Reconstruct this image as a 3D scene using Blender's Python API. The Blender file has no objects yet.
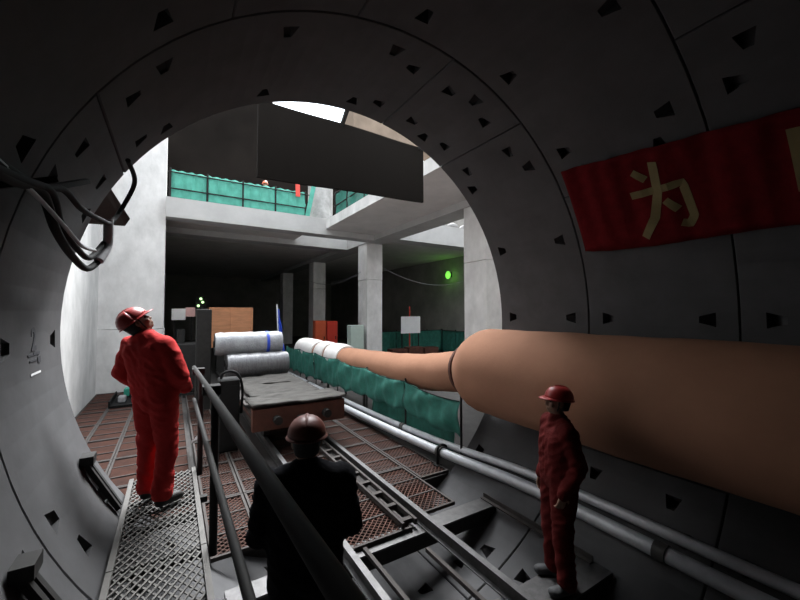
import bpy, bmesh, math, random
from mathutils import Vector, Matrix, noise
random.seed(7)
S = bpy.context.scene
COL = S.collection
PI = math.pi

# ------------------------------------------------------------------ camera
YAW, PIT, FPX = 0.5549, 0.0329, 366.8
cam_d = bpy.data.cameras.new('camera'); cam = bpy.data.objects.new('camera', cam_d); COL.objects.link(cam)
cam.location = (-1.917, 0.0, 0.15)
cam.rotation_euler = (PI/2 + PIT, 0, -YAW)
cam_d.sensor_width = 36.0; cam_d.lens = 36.0*FPX/800.0
cam_d.clip_start = 0.05; cam_d.clip_end = 300
S.camera = cam

# ------------------------------------------------------------------ sky, sun, exposure
W = bpy.data.worlds.new('overcast_sky'); S.world = W; W.use_nodes = True
bg = W.node_tree.nodes['Background']
bg.inputs[0].default_value = (0.86, 0.93, 1.0, 1); bg.inputs[1].default_value = 3.7
sd = bpy.data.lights.new('sun', 'SUN'); sd.energy = 18.5; sd.angle = math.radians(34); sd.color = (0.96, 0.98, 1.0)
sun = bpy.data.objects.new('sun', sd); COL.objects.link(sun)
SUN_FROM = Vector((0.27, 0.51, 0.81)).normalized()
sun.rotation_euler = SUN_FROM.to_track_quat('Z', 'Y').to_euler()
for (cx, cy, sx, sy) in ((-0.35, 9.2, 6.8, 8.5), (8.5, 9.3, 5.3, 6.6), (3.8, 14.95, 2.4, 2.1)):   # portals: sampling aids over the deck openings
    ld = bpy.data.lights.new('sky_portal', 'AREA'); ld.shape = 'RECTANGLE'; ld.size = sx; ld.size_y = sy
    ld.cycles.is_portal = True
    lo = bpy.data.objects.new('sky_portal', ld); COL.objects.link(lo); lo.location = (cx, cy, 3.75)
S.view_settings.view_transform = 'Standard'; S.view_settings.look = 'None'
S.view_settings.exposure = -0.1; S.view_settings.gamma = 1.0; S.view_settings.use_curve_mapping = False
S.cycles.use_denoising = True

# ------------------------------------------------------------------ materials
MATS = {}
def mat(name, col, rough=0.8, metal=0.0, var=0.25, scale=6.0, bump=0.0, spec=0.4, col2=None, stretch=None, alpha=None):
    m = bpy.data.materials.new(name); m.use_nodes = True; MATS[name] = m
    nt = m.node_tree; N = nt.nodes; L = nt.links; b = N['Principled BSDF']
    b.inputs['Roughness'].default_value = rough; b.inputs['Metallic'].default_value = metal
    b.inputs['Specular IOR Level'].default_value = spec
    tc = N.new('ShaderNodeTexCoord'); mp = N.new('ShaderNodeMapping'); L.new(tc.outputs['Object'], mp.inputs[0])
    if stretch: mp.inputs['Scale'].default_value = stretch
    nz = N.new('ShaderNodeTexNoise'); nz.inputs['Scale'].default_value = scale; nz.inputs['Detail'].default_value = 6; nz.inputs['Roughness'].default_value = 0.65
    L.new(mp.outputs[0], nz.inputs['Vector'])
    rp = N.new('ShaderNodeValToRGB'); rp.color_ramp.elements[0].position = 0.3; rp.color_ramp.elements[1].position = 0.72
    c2 = col2 or tuple(c*(1-var) for c in col)
    rp.color_ramp.elements[0].color = (*c2, 1); rp.color_ramp.elements[1].color = (*col, 1)
    L.new(nz.outputs['Fac'], rp.inputs[0]); L.new(rp.outputs[0], b.inputs['Base Color'])
    if bump:
        n2 = N.new('ShaderNodeTexNoise'); n2.inputs['Scale'].default_value = scale*5; n2.inputs['Detail'].default_value = 4
        L.new(mp.outputs[0], n2.inputs['Vector'])
        bp = N.new('ShaderNodeBump'); bp.inputs['Strength'].default_value = bump; bp.inputs['Distance'].default_value = 0.02
        L.new(n2.outputs['Fac'], bp.inputs['Height']); L.new(bp.outputs[0], b.inputs['Normal'])
    if alpha is not None:
        b.inputs['Alpha'].default_value = alpha
    return m
def emit(name, col, s):
    m = bpy.data.materials.new(name); m.use_nodes = True; MATS[name] = m
    b = m.node_tree.nodes['Principled BSDF']; b.inputs['Base Color'].default_value = (*col, 1)
    b.inputs['Emission Color'].default_value = (*col, 1); b.inputs['Emission Strength'].default_value = s
    return m
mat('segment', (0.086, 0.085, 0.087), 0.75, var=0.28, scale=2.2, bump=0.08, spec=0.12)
mat('joint', (0.03, 0.03, 0.03), 0.9)
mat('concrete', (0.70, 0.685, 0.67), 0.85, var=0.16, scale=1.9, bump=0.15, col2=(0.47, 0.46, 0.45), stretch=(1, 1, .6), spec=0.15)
mat('concrete_beam', (0.44, 0.43, 0.42), 0.85, var=0.16, scale=1.6, bump=0.12, spec=0.1)
mat('concrete_beige', (0.22, 0.17, 0.13), 0.9, var=0.35, scale=1.5, bump=0.1, spec=0.1)
mat('concrete_soffit', (0.66, 0.63, 0.61), 0.9, spec=0.1, var=0.2, scale=1.2, bump=0.1)
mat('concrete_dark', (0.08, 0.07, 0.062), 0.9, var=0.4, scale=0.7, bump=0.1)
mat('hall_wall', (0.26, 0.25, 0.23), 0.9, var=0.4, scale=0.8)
mat('shaded_wall', (0.013, 0.0105, 0.009), 0.95, spec=0.05, var=0.55, scale=0.35, bump=0.05)  # near-black brown puts the shade of a missing roof into the colour
mat('floor_slab', (0.05, 0.046, 0.044), 0.9, var=0.5, scale=3, bump=0.2)
mat('steel_light', (0.46, 0.45, 0.45), 0.5, metal=0.35, var=0.35, scale=9)
mat('galvanised', (0.085, 0.080, 0.074), 0.6, metal=0.3, var=0.3, scale=12)
mat('steel_dark', (0.022, 0.021, 0.02), 0.7, spec=0.2, var=0.4, scale=10)
mat('steel_rail', (0.085, 0.082, 0.082), 0.5, metal=0.5, var=0.5, scale=14)
mat('rust_mesh', (0.085, 0.038, 0.028), 0.85, spec=0.1, var=0.5, scale=3.0, col2=(0.04, 0.025, 0.021), bump=0.2)
mat('rust_frame', (0.055, 0.048, 0.045), 0.8, var=0.45, scale=8, spec=0.2)
mat('rust_plate', (0.10, 0.035, 0.022), 0.8, var=0.5, scale=6, bump=0.1)
mat('duct_fabric', (0.36, 0.185, 0.118), 0.85, spec=0.1, var=0.14, scale=2.5, bump=0.1)
mat('duct_white', (0.72, 0.70, 0.68), 0.7, var=0.15, scale=5)
mat('pipe_pale', (0.50, 0.51, 0.53), 0.4, metal=0.2, var=0.25, scale=7)
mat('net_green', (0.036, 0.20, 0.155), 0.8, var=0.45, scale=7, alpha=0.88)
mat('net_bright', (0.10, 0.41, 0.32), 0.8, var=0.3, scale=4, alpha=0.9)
mat('board_black', (0.009, 0.0075, 0.0065), 0.9, spec=0.1, var=0.2, scale=3)
mat('red_cloth', (0.12, 0.008, 0.010), 0.9, spec=0.05, var=0.35, scale=8, bump=0.15)
mat('yellow_cloth', (0.17, 0.135, 0.055), 0.8, var=0.2, scale=8)
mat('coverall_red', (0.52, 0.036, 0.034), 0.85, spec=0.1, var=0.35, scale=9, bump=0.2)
mat('coverall_shade', (0.11, 0.012, 0.011), 0.85, spec=0.1, var=0.35, scale=9, bump=0.2)  # coverall red again, tunnel shade put into its colour
mat('jacket_navy', (0.009, 0.009, 0.011), 0.9, spec=0.05, var=0.3, scale=9, bump=0.2)
mat('helmet_red', (0.34, 0.022, 0.02), 0.4, var=0.1, scale=4, spec=0.5)
mat('helmet_maroon', (0.13, 0.026, 0.015), 0.5, var=0.15, scale=4, spec=0.5)
mat('helmet_orange', (0.85, 0.25, 0.14), 0.35, var=0.1, scale=4)
mat('skin', (0.28, 0.16, 0.11), 0.6, var=0.12, scale=12)
mat('hair', (0.012, 0.011, 0.010), 0.7, var=0.2, scale=30)
mat('boot_black', (0.018, 0.017, 0.016), 0.6, var=0.3, scale=12)
mat('shoe_grey', (0.07, 0.07, 0.073), 0.7, var=0.3, scale=12)
mat('rubber', (0.009, 0.009, 0.009), 0.75, spec=0.15, var=0.3, scale=12)
mat('cable_grey', (0.33, 0.33, 0.34), 0.5, var=0.3, scale=12)
mat('foil', (0.20, 0.20, 0.21), 0.4, metal=0.5, var=0.5, scale=5, stretch=(6, 1, 1), bump=0.5)
mat('foil_white', (0.36, 0.37, 0.39), 0.5, metal=0.15, var=0.4, scale=6, bump=0.5)
mat('sheet_grey', (0.075, 0.071, 0.066), 0.85, spec=0.1, var=0.65, scale=4.5, stretch=(1, 4, 1), bump=0.25)
mat('plywood', (0.62, 0.28, 0.14), 0.75, var=0.3, scale=3, stretch=(1, 1, 4))
mat('blue_paint', (0.03, 0.08, 0.55), 0.5, var=0.2, scale=6)
mat('red_paint', (0.62, 0.05, 0.03), 0.45, var=0.15, scale=5)
mat('orange_paint', (0.62, 0.11, 0.045), 0.45, var=0.15, scale=5)
mat('white_paint', (0.80, 0.80, 0.80), 0.5, var=0.08, scale=5)
mat('pale_green', (0.42, 0.50, 0.45), 0.5, var=0.15, scale=5)
mat('green_paint', (0.03, 0.28, 0.20), 0.5, var=0.2, scale=5)
mat('pink_print', (0.70, 0.42, 0.40), 0.6, var=0.2, scale=5)
mat('stencil_ink', (0.02, 0.02, 0.025), 0.9)
mat('chalk', (0.65, 0.65, 0.65), 0.9)
mat('tarp_grey', (0.40, 0.39, 0.38), 0.85, var=0.5, scale=3, bump=0.4)
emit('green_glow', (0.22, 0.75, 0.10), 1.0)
emit('small_green', (0.6, 1.0, 0.45), 2.0)
emit('red_glow', (1.0, 0.05, 0.03), 3.0)

# ------------------------------------------------------------------ mesh helpers
class MB:
    def __init__(s): s.v = []; s.f = []
    def add(s, vs, fs):
        o = len(s.v); s.v += [tuple(p) for p in vs]; s.f += [tuple(i+o for i in q) for q in fs]; return s
    def box(s, x0, x1, y0, y1, z0, z1):
        return s.add([(x0,y0,z0),(x1,y0,z0),(x1,y1,z0),(x0,y1,z0),(x0,y0,z1),(x1,y0,z1),(x1,y1,z1),(x0,y1,z1)],
                     [(0,3,2,1),(4,5,6,7),(0,1,5,4),(1,2,6,5),(2,3,7,6),(3,0,4,7)])
    def bar(s, a, b, w, h, up=(0,0,1)):          # rectangular bar from a to b
        a = Vector(a); b = Vector(b); d = (b-a).normalized(); u = Vector(up)
        if abs(d.dot(u)) > .98: u = Vector((0,1,0))
        r = d.cross(u).normalized(); u = r.cross(d).normalized(); r *= w/2; u *= h/2
        return s.add([a-r-u, a+r-u, a+r+u, a-r+u, b-r-u, b+r-u, b+r+u, b-r+u],
                     [(0,1,2,3),(7,6,5,4),(0,4,5,1),(1,5,6,2),(2,6,7,3),(3,7,4,0)])
    def tube(s, pts, r, n=10, cap=True):
        pts = [Vector(p) for p in pts]; rs = r if isinstance(r, (list, tuple)) else [r]*len(pts)
        rings = []; u = None
        for i, p in enumerate(pts):
            d = (pts[min(i+1, len(pts)-1)] - pts[max(i-1, 0)]).normalized()
            if u is None:
                u = Vector((0,0,1)) if abs(d.z) < .9 else Vector((0,1,0))
            u = (u - d*u.dot(d)).normalized(); w = d.cross(u)
            rings.append([p + (u*math.cos(2*PI*k/n) + w*math.sin(2*PI*k/n))*rs[i] for k in range(n)])
        o = len(s.v); m = len(pts)
        for R_ in rings: s.v += [tuple(q) for q in R_]
        for i in range(m-1):
            for k in range(n):
                a = o+i*n+k; b = o+i*n+(k+1) % n
                s.f.append((a, a+n, b+n, b))
        if cap:
            s.f.append(tuple(o+k for k in range(n))); s.f.append(tuple(o+(m-1)*n+k for k in reversed(range(n))))
        return s
    def prism(s, poly, axis, a, b):               # poly of 2D points extruded along an axis
        n = len(poly)
        def P(p, t): return {'x': (t, p[0], p[1]), 'y': (p[0], t, p[1]), 'z': (p[0], p[1], t)}[axis]
        return s.add([P(p, a) for p in poly] + [P(p, b) for p in poly],
                     [tuple(range(n)), tuple(range(2*n-1, n-1, -1))] + [(i, n+i, n+(i+1) % n, (i+1) % n) for i in range(n)])
    def grid(s, fn, nu, nv):
        o = len(s.v)
        for i in range(nu+1):
            for j in range(nv+1): s.v.append(tuple(fn(i/nu, j/nv)))
        for i in range(nu):
            for j in range(nv):
                a = o+i*(nv+1)+j; s.f.append((a, a+nv+1, a+nv+2, a+1))
        return s
    def ball(s, c, r, nu=12, nv=8):
        c = Vector(c); r = r if isinstance(r, (tuple, list)) else (r, r, r)
        vs = [c+Vector((0, 0, -r[2]))]
        for j in range(1, nv):
            ph = -PI/2+PI*j/nv
            for i in range(nu):
                t = 2*PI*i/nu; vs.append(c+Vector((r[0]*math.cos(ph)*math.cos(t), r[1]*math.cos(ph)*math.sin(t), r[2]*math.sin(ph))))
        vs.append(c+Vector((0, 0, r[2]))); fs = []
        for i in range(nu): fs.append((0, 1+(i+1) % nu, 1+i))
        for j in range(nv-2):
            for i in range(nu):
                a = 1+j*nu+i; b = 1+j*nu+(i+1) % nu; fs.append((a, b, b+nu, a+nu))
        T = len(vs)-1
        for i in range(nu): fs.append((T, T-nu+i, T-nu+(i+1) % nu))
        return s.add(vs, fs)
    def xform(s, M): s.v = [tuple(M @ Vector(p)) for p in s.v]; return s
    def build(s, name, m, parent=None, smooth=False, local=False, kind=None, label=None, solid=None, bevel=None):
        me = bpy.data.meshes.new(name)
        off = Vector((0,0,0))
        if parent is not None and not local:
            off = parent.location.copy()
            if parent.parent is not None: off += parent.parent.location
        me.from_pydata([tuple(Vector(p)-off) for p in s.v], [], s.f)
        bm = bmesh.new(); bm.from_mesh(me); bmesh.ops.recalc_face_normals(bm, faces=bm.faces)
        if bevel: bmesh.ops.bevel(bm, geom=list(bm.edges), offset=bevel, segments=1, affect='EDGES')
        bm.to_mesh(me); bm.free()
        if smooth:
            me.polygons.foreach_set('use_smooth', [True]*len(me.polygons))
            try: me.set_sharp_from_angle(angle=math.radians(40))
            except Exception: pass
        me.materials.append(MATS[m])
        o = bpy.data.objects.new(name, me); COL.objects.link(o)
        if parent is not None: o.parent = parent
        if solid:
            md = o.modifiers.new('thickness', 'SOLIDIFY'); md.thickness = solid; md.offset = 0
        if kind: o['kind'] = kind
        if label: o['label'] = label
        return o
def tag(o, label, cat=None, group=None, kind=None):
    o['label'] = label
    if cat: o['category'] = cat
    if group: o['group'] = group
    if kind: o['kind'] = kind
    return o
def thing(name, label, cat, loc=(0,0,0), rotz=0, group=None, kind=None):
    o = bpy.data.objects.new(name, None); COL.objects.link(o); o.empty_display_size = 0.1
    o.location = loc; o.rotation_euler = (0, 0, rotz)
    return tag(o, label, cat, group, kind)
def dup(root, loc, label=None, group=None, rotz=None):
    r = root.copy(); COL.objects.link(r); r.location = loc
    if rotz is not None: r.rotation_euler = (0, 0, rotz)
    if label: r['label'] = label
    if group: r['group'] = group
    for ch in list(root.children):
        c = ch.copy(); COL.objects.link(c); c.parent = r
        for g in list(ch.children):
            d = g.copy(); COL.objects.link(d); d.parent = c
    return r
def struct(name, mb, m, label, cat='wall', parent=None, **k):
    o = mb.build(name, m, parent, **k); return tag(o, label, cat, None, 'structure')
def catenary(a, b, sag, n=14):
    a = Vector(a); b = Vector(b)
    return [a.lerp(b, i/n) - Vector((0, 0, sag*4*(i/n)*(1-i/n))) for i in range(n+1)]
def smooth_path(pts, per=6):
    P = [Vector(p) for p in pts]; out = []
    for i in range(len(P)-1):
        p0 = P[max(i-1, 0)]; p1 = P[i]; p2 = P[i+1]; p3 = P[min(i+2, len(P)-1)]
        for k in range(per):
            t = k/per
            out.append(0.5*((2*p1)+(p2-p0)*t+(2*p0-5*p1+4*p2-p3)*t*t+(3*p1-p0-3*p2+p3)*t**3))
    out.append(P[-1]); return out

# ------------------------------------------------------------------ tunnel lining
R, RW, Y1 = 2.75, 1.516, 4.318
def cylp(th, y, r): return (r*math.cos(math.radians(th)), y, r*math.sin(math.radians(th)))
def segment_mesh(t0, t1, y0, y1, circ, longi):
    """curved precast slab; inner face with real bolt pockets. y0 < y1. circ: theta of circumferential bolts, longi: joints with pockets"""
    gth = math.degrees(0.005/R); gy = 0.005; cth = math.degrees(0.008/R); cy = 0.008
    a, b = t0+gth, t1-gth; c, d = y0+gy, y1-gy
    pk = []                                    # (tA,tB,yA,yB,deep side, narrow axis)
    for t in circ:
        for (ya, yb, deep) in ((y0+0.185, y0+0.325, 'y0'), (y1-0.325, y1-0.185, 'y1')):
            pk.append((t-1.55, t+1.55, ya, yb, deep))
    for (t, side) in longi:
        for fr in (0.25, 0.75):
            ym = y1-(y1-y0)*fr
            if side > 0: pk.append((t+4.0, t+6.7, ym-0.07, ym+0.07, 't0'))
            else: pk.append((t-6.7, t-4.0, ym-0.07, ym+0.07, 't1'))
    ts = {a, a+cth, b-cth, b}; ys = {c, c+cy, d-cy, d}
    for p in pk: ts |= {p[0], p[1]}; ys |= {p[2], p[3]}
    ts = sorted(ts); ys = sorted(ys)
    tt = []
    for i in range(len(ts)-1):
        n = max(1, int((ts[i+1]-ts[i])/3.0+.5)); tt += [ts[i]+(ts[i+1]-ts[i])*k/n for k in range(n)]
    tt.append(ts[-1]); ts = tt
    def near(L_, x): return min(range(len(L_)), key=lambda i: abs(L_[i]-x))
    pos = {}
    for i, t in enumerate(ts):
        for j, y in enumerate(ys):
            edge = i in (0, len(ts)-1) or j in (0, len(ys)-1)
            pos[(i, j)] = [t, y, R+(0.010 if edge else 0)]
    hole = set(); mb = MB(); V = {}
    for (ta, tb, ya, yb, deep) in pk:
        i0, i1, j0, j1 = near(ts, ta), near(ts, tb), near(ys, ya), near(ys, yb)
        for i in range(i0, i1):
            for j in range(j0, j1): hole.add((i, j))
        tc = (ta+tb)/2; yc = (ya+yb)/2
        A, B, C_, D = (ta, ya), (tb, ya), (tb, yb), (ta, yb)
        q = 0.45
        if deep == 'y0': C_ = (tc+(tb-tc)*q, yb); D = (tc-(tc-ta)*q, yb)
        if deep == 'y1': A = (tc-(tc-ta)*q, ya); B = (tc+(tb-tc)*q, ya)
        if deep == 't0': B = (tb, yc-(yc-ya)*q); C_ = (tb, yc+(yb-yc)*q)
        if deep == 't1': A = (ta, yc-(yc-ya)*q); D = (ta, yc+(yb-yc)*q)
        for (i, j), cc in (((i0, j0), A), ((i1, j0), B), ((i1, j1), C_), ((i0, j1), D)):
            pos[(i, j)][0], pos[(i, j)][1] = cc
        # intermediate boundary vertices follow the slanted sides
        for i in range(i0+1, i1):
            f_ = (i-i0)/(i1-i0)
            for j, (P_, Q_) in ((j0, (A, B)), (j1, (D, C_))): pos[(i, j)][0] = P_[0]+(Q_[0]-P_[0])*f_; pos[(i, j)][1] = P_[1]+(Q_[1]-P_[1])*f_
        for j in range(j0+1, j1):
            f_ = (ys[j]-ys[j0])/(ys[j1]-ys[j0])
            for i, (P_, Q_) in ((i0, (A, D)), (i1, (B, C_))): pos[(i, j)][0] = P_[0]+(Q_[0]-P_[0])*f_; pos[(i, j)][1] = P_[1]+(Q_[1]-P_[1])*f_
        dz = {'y0': (.15, .15, .02, .02), 'y1': (.02, .02, .15, .15), 't0': (.15, .02, .02, .15), 't1': (.02, .15, .15, .02)}[deep]
        top = [cylp(P_[0], P_[1], R) for P_ in (A, B, C_, D)]; bot = [cylp(P_[0], P_[1], R+e) for P_, e in zip((A, B, C_, D), dz)]
        mb.add(top+bot, [(4, 5, 6, 7), (0, 1, 5, 4), (1, 2, 6, 5), (2, 3, 7, 6), (3, 0, 4, 7)])
    o = len(mb.v); nj = len(ys)
    for i in range(len(ts)):
        for j in range(nj): mb.v.append(cylp(*pos[(i, j)]))
    for i in range(len(ts)-1):
        for j in range(nj-1):
            if (i, j) in hole: continue
            k = o+i*nj+j; mb.f.append((k, k+nj, k+nj+1, k+1))
    # sides
    loop = [(i, 0) for i in range(len(ts))]+[(len(ts)-1, j) for j in range(1, nj)]+[(i, nj-1) for i in range(len(ts)-2, -1, -1)]+[(0, j) for j in range(nj-2, 0, -1)]
    o2 = len(mb.v); n = len(loop)
    for q in loop: mb.v.append(cylp(pos[q][0], pos[q][1], R+0.29))
    for k in range(n):
        a_ = o+loop[k][0]*nj+loop[k][1]; b_ = o+loop[(k+1) % n][0]*nj+loop[(k+1) % n][1]
        mb.f.append((a_, b_, o2+(k+1) % n, o2+k))
    return mb
BOLTS = [1.5+22.5*k for k in range(16)]
ring_words = ['at the tunnel mouth', 'behind the mouth ring, carrying the red banner edge', 'third from the tunnel mouth, behind the banner', 'fourth from the tunnel mouth', 'fifth from the tunnel mouth']
mouth_seg = None
for rI in range(5):
    y1 = Y1-RW*rI; y0 = y1-RW
    key = 57.75 if rI % 2 == 0 else 102.75
    J = [key, key+22.5, key+90, key+157.5, key+225, key+292.5, key+360]
    ring = thing('tunnel_ring', 'grey precast concrete lining ring ' + ring_words[rI], 'tunnel ring', (0, (y0+y1)/2, 0), kind='structure')
    for k in range(6):
        t0, t1 = J[k], J[k+1]
        cb = [t+360*q for t in BOLTS for q in (-1, 0, 1) if t0+3 < t+360*q < t1-3]
        mb = segment_mesh(t0, t1, y0, y1, cb, [(t0, 1), (t1, -1)])
        so = mb.build('segment', 'segment', ring)
        if rI == 0 and k == 2: mouth_seg = so
# grout behind the lining; unseen end cap added to keep the tunnel dark
mb = MB(); n = 64
for y in (Y1-0.01, -3.4):
    mb.v += [cylp(360*i/n, y, R+0.3) for i in range(n)]
mb.f += [(i, (i+1) % n, n+(i+1) % n, n+i) for i in range(n)]
mb.f.append(tuple(range(n, 2*n)))
struct('wall_tunnel_shell', mb, 'joint', 'dark grout shell behind the tunnel lining rings, with an added end cap', 'tunnel shell')
# stencil mark on the mouth ring segment: figure 2 with a dark line of stencil below, a chalk dash
def text_mesh(txt, size, m, name, M, parent):
    cu = bpy.data.curves.new(name, 'FONT'); cu.body = txt; cu.size = size; cu.extrude = 0.0015; cu.offset = size*.03; cu.align_x = 'CENTER'
    to = bpy.data.objects.new(name+'_tmp', cu); COL.objects.link(to)
    bpy.context.view_layer.update()
    me = bpy.data.meshes.new_from_object(to.evaluated_get(bpy.context.evaluated_depsgraph_get()))
    bpy.data.objects.remove(to)
    off = parent.location + (parent.parent.location if parent.parent else Vector())
    me.transform(Matrix.Translation(-off) @ M); me.materials.clear(); me.materials.append(MATS[m])
    o = bpy.data.objects.new(name, me); COL.objects.link(o); o.parent = parent; return o
def wall_frame(th, y, r):      # frame on the left wall: x to the mouth (+y), y up, z inward
    p = Vector(cylp(th, y, r)); nrm = -Vector((p.x, 0, p.z)).normalized(); ex = Vector((0, 1, 0)); ey = nrm.cross(ex)
    return Matrix(((ex.x, ey.x, nrm.x, p.x), (ex.y, ey.y, nrm.y, p.y), (ex.z, ey.z, nrm.z, p.z), (0, 0, 0, 1)))
text_mesh('2', 0.22, 'stencil_ink', 'stencil_number', wall_frame(182.4, 3.57, R-0.004), mouth_seg)
M = wall_frame(184.5, 3.57, R-0.004); mb = MB()
for (x0, x1, z0, z1) in ((-.13, -.02, .06, .075), (-.01, .13, .06, .08), (-.10, .05, .02, .033), (.075, .14, .0, .045)):
    mb.box(x0, x1, z0, z1, 0, .002)
mb.xform(M).build('stencil_rows', 'stencil_ink', mouth_seg)
MB().box(-.10, .12, -.075, -.06, 0, .002).xform(M).build('chalk_dash', 'chalk', mouth_seg)

# ------------------------------------------------------------------ station box: walls, floor, deck slab
ZF = -2.24
struct('floor', MB().box(-3.75, 12, 4.322, 36, -3.4, ZF), 'floor_slab', 'dirty dark concrete floor of the station pit', 'floor')
struct('wall_left', MB().box(-4.2, -3.75, 4.3, 13.6, -2.6, 9.2), 'concrete', 'pale concrete side wall of the open shaft', 'wall')
pier = thing('wall_pier', 'pale concrete end pier beside the dark hall opening', 'wall', (-3, 14.2, -2.6), kind='structure')
MB().box(-3.75, -2.15, 13.6, 14.6, -0.36, 9.2).build('pier_shaft', 'concrete', pier)
MB().box(-3.75, -2.13, 13.56, 14.6, -2.6, -0.375).build('pier_plinth', 'concrete', pier)
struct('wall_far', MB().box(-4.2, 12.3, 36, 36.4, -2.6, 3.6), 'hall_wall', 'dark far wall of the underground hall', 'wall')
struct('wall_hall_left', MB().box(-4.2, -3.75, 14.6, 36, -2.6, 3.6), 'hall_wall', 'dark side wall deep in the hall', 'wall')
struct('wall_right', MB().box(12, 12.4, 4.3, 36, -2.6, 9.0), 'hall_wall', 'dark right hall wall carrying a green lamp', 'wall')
# portal wall with the round hole
mb = MB(); n = 64; outer = []
for i in range(n):
    t = 2*PI*i/n; cx, cz = math.cos(t), math.sin(t)
    x0, x1, z0, z1 = -4.2, 12.4, -3.2, 6.0
    k = min([(x1/cx if cx > 1e-6 else 1e9), (x0/cx if cx < -1e-6 else 1e9), (z1/cz if cz > 1e-6 else 1e9), (z0/cz if cz < -1e-6 else 1e9)])
    outer.append((cx*k, cz*k))
for y in (4.20, 4.315):
    mb.v += [((R+0.30)*math.cos(2*PI*i/n), y, (R+0.30)*math.sin(2*PI*i/n)) for i in range(n)]
    mb.v += [(p[0], y, p[1]) for p in outer]
for i in range(n):
    j = (i+1) % n
    mb.f += [(i, j, n+j, n+i), (2*n+i, 3*n+i, 3*n+j, 2*n+j), (i, 2*n+i, 2*n+j, j), (n+i, n+j, 3*n+j, 3*n+i)]
struct('wall_portal', mb, 'concrete', 'concrete head wall around the round tunnel mouth', 'wall')

ZS0, ZS1, ZB = 3.32, 3.62, 3.10
slabs = [(3.06, 5.06, 4.75, 13.3, 'beside the shaft opening'), (5.85, 12, 4.75, 6.0, 'behind the head wall'), (11.3, 12, 6.0, 12.6, 'along the right wall'),
         (5.85, 12, 13.4, 36, 'over the right of the hall'), (-3.75, 2.58, 13.9, 16.0, 'behind the netted edge beam'), (-3.75, 5.06, 16.7, 36, 'over the depth of the hall')]
for (x0, x1, y0, y1, w) in slabs:
    struct('ceiling_slab', MB().box(x0, x1, y0, y1, ZS0, ZS1), 'concrete_soffit', 'grey concrete deck slab ' + w, 'ceiling')
beams = [(-2.15, 5.06, 13.3, 13.9, ZB, 3.72, 'pale edge beam under the green net railing'), (-3.75, 5.06, 16.0, 16.7, ZB, 3.62, 'pale lit beam beyond the small deck opening'),
         (5.06, 5.85, 4.75, 36, ZB, 3.64, 'long concrete beam resting on the column row'), (5.85, 12, 12.6, 13.4, ZB, 3.95, 'sunlit beam edge beyond the right deck opening')]
for (x0, x1, y0, y1, z0, z1, w) in beams:
    struct('ceiling_beam', MB().box(x0, x1, y0, y1, z0, z1), 'concrete_beam', w, 'beam')
struct('trim_1', MB().box(3.0, 3.16, 4.75, 13.3, ZS0+0.002, 3.66), 'concrete', 'pale concrete kerb along the shaft opening', 'kerb')
cols = [(7.0, 'square concrete column beside the tunnel mouth, lit on its side'), (14.0, 'square concrete column behind the tan duct'), (21.0, 'dim square concrete column between red boxes and flag pole'), (28.0, 'barely lit concrete column deep in the hall')]
for y, w in cols:
    c = thing('column', w, 'column', (5.48, y+.44, ZF), kind='structure')
    MB().box(5.11, 5.85, y, y+.88, 1.55, ZB).build('column_head', 'concrete', c)
    MB().box(5.115, 5.845, y+.005, y+.875, ZF, 1.535).build('column_shaft', 'concrete', c)
# upper level
struct('wall_upper', MB().box(-4.2, 2.9, 22, 22.4, 3.6, 17), 'shaded_wall', 'brown wall darkened as if shaded, rising behind the green net', 'wall')
struct('wall_upper_wing', MB().box(2.9, 7.6, 22, 22.4, 3.6, 9.8), 'shaded_wall', 'lower brown wall darkened as if shaded behind the hanging board', 'wall')
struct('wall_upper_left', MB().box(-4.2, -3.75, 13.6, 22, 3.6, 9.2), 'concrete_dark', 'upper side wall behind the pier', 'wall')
o = MB().box(4.0, 12, 13.0, 13.9, 7.25, 8.9).build('capping_beam', 'concrete_beige', None); tag(o, 'beige concrete strut beam high above the shaft', 'beam', None, 'structure')
mb = MB().tube([(3.2, 14.5, 3.62), (3.2, 14.5, 6.6)], 0.5, 20)
tag(mb.build('pile_stub', 'tarp_grey', None, smooth=True), 'rough grey concrete pile stub at the corner of the green net', 'pile', None, 'structure')
mb = MB().tube([(4.12, 13.3, 3.72), (4.12, 13.3, 7.25)], 0.09, 12)
gp = mb.build('steel_post', 'green_paint', None, smooth=True); tag(gp, 'green steel post propping the high strut beam', 'post')

# ------------------------------------------------------------------ green nets
def net_panel(mb, a, b, z0, z1, amp, nu=24, nv=8, ph=0.0, sag=0.0):
    a = Vector(a); b = Vector(b); d = (b-a).normalized(); nrm = Vector((-d.y, d.x, 0))
    def fn(u, v):
        p = a.lerp(b, u); w = amp*(math.sin(u*19+ph+v*2)+.6*math.sin(u*41+ph*2)+.5*math.sin(v*9+u*13))*(.35+.65*v*(1-v)*4)
        z = z0+(z1-z0)*v - sag*4*u*(1-u)*v + 0.02*math.sin(u*25+ph)
        return (p.x+nrm.x*w, p.y+nrm.y*w, z)
    mb.grid(fn, nu, nv); return mb
rail = thing('edge_railing', 'edge railing hung with bright green net above the pale edge beam', 'railing', (0, 13.6, 3.72))
xs = [-2.05, -1.0, 0.1, 1.2, 2.3]
for x in xs: MB().tube([(x, 13.62, 3.72), (x, 13.62, 4.74)], 0.03, 8).build('post', 'steel_dark', rail)
for z in (4.08, 4.60): MB().tube([(-2.1, 13.58, z), (2.45, 13.58, z)], 0.022, 8).build('rail', 'steel_dark', rail)
for i in range(4):
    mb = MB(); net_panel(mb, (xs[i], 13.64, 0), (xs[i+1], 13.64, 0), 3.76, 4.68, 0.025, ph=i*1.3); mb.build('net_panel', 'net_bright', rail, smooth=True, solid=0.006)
MB().bar((2.35, 13.55, 3.75), (2.62, 13.55, 5.1), 0.16, 0.05, up=(0,1,0)).build('net_end_strip', 'net_bright', rail)
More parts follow.
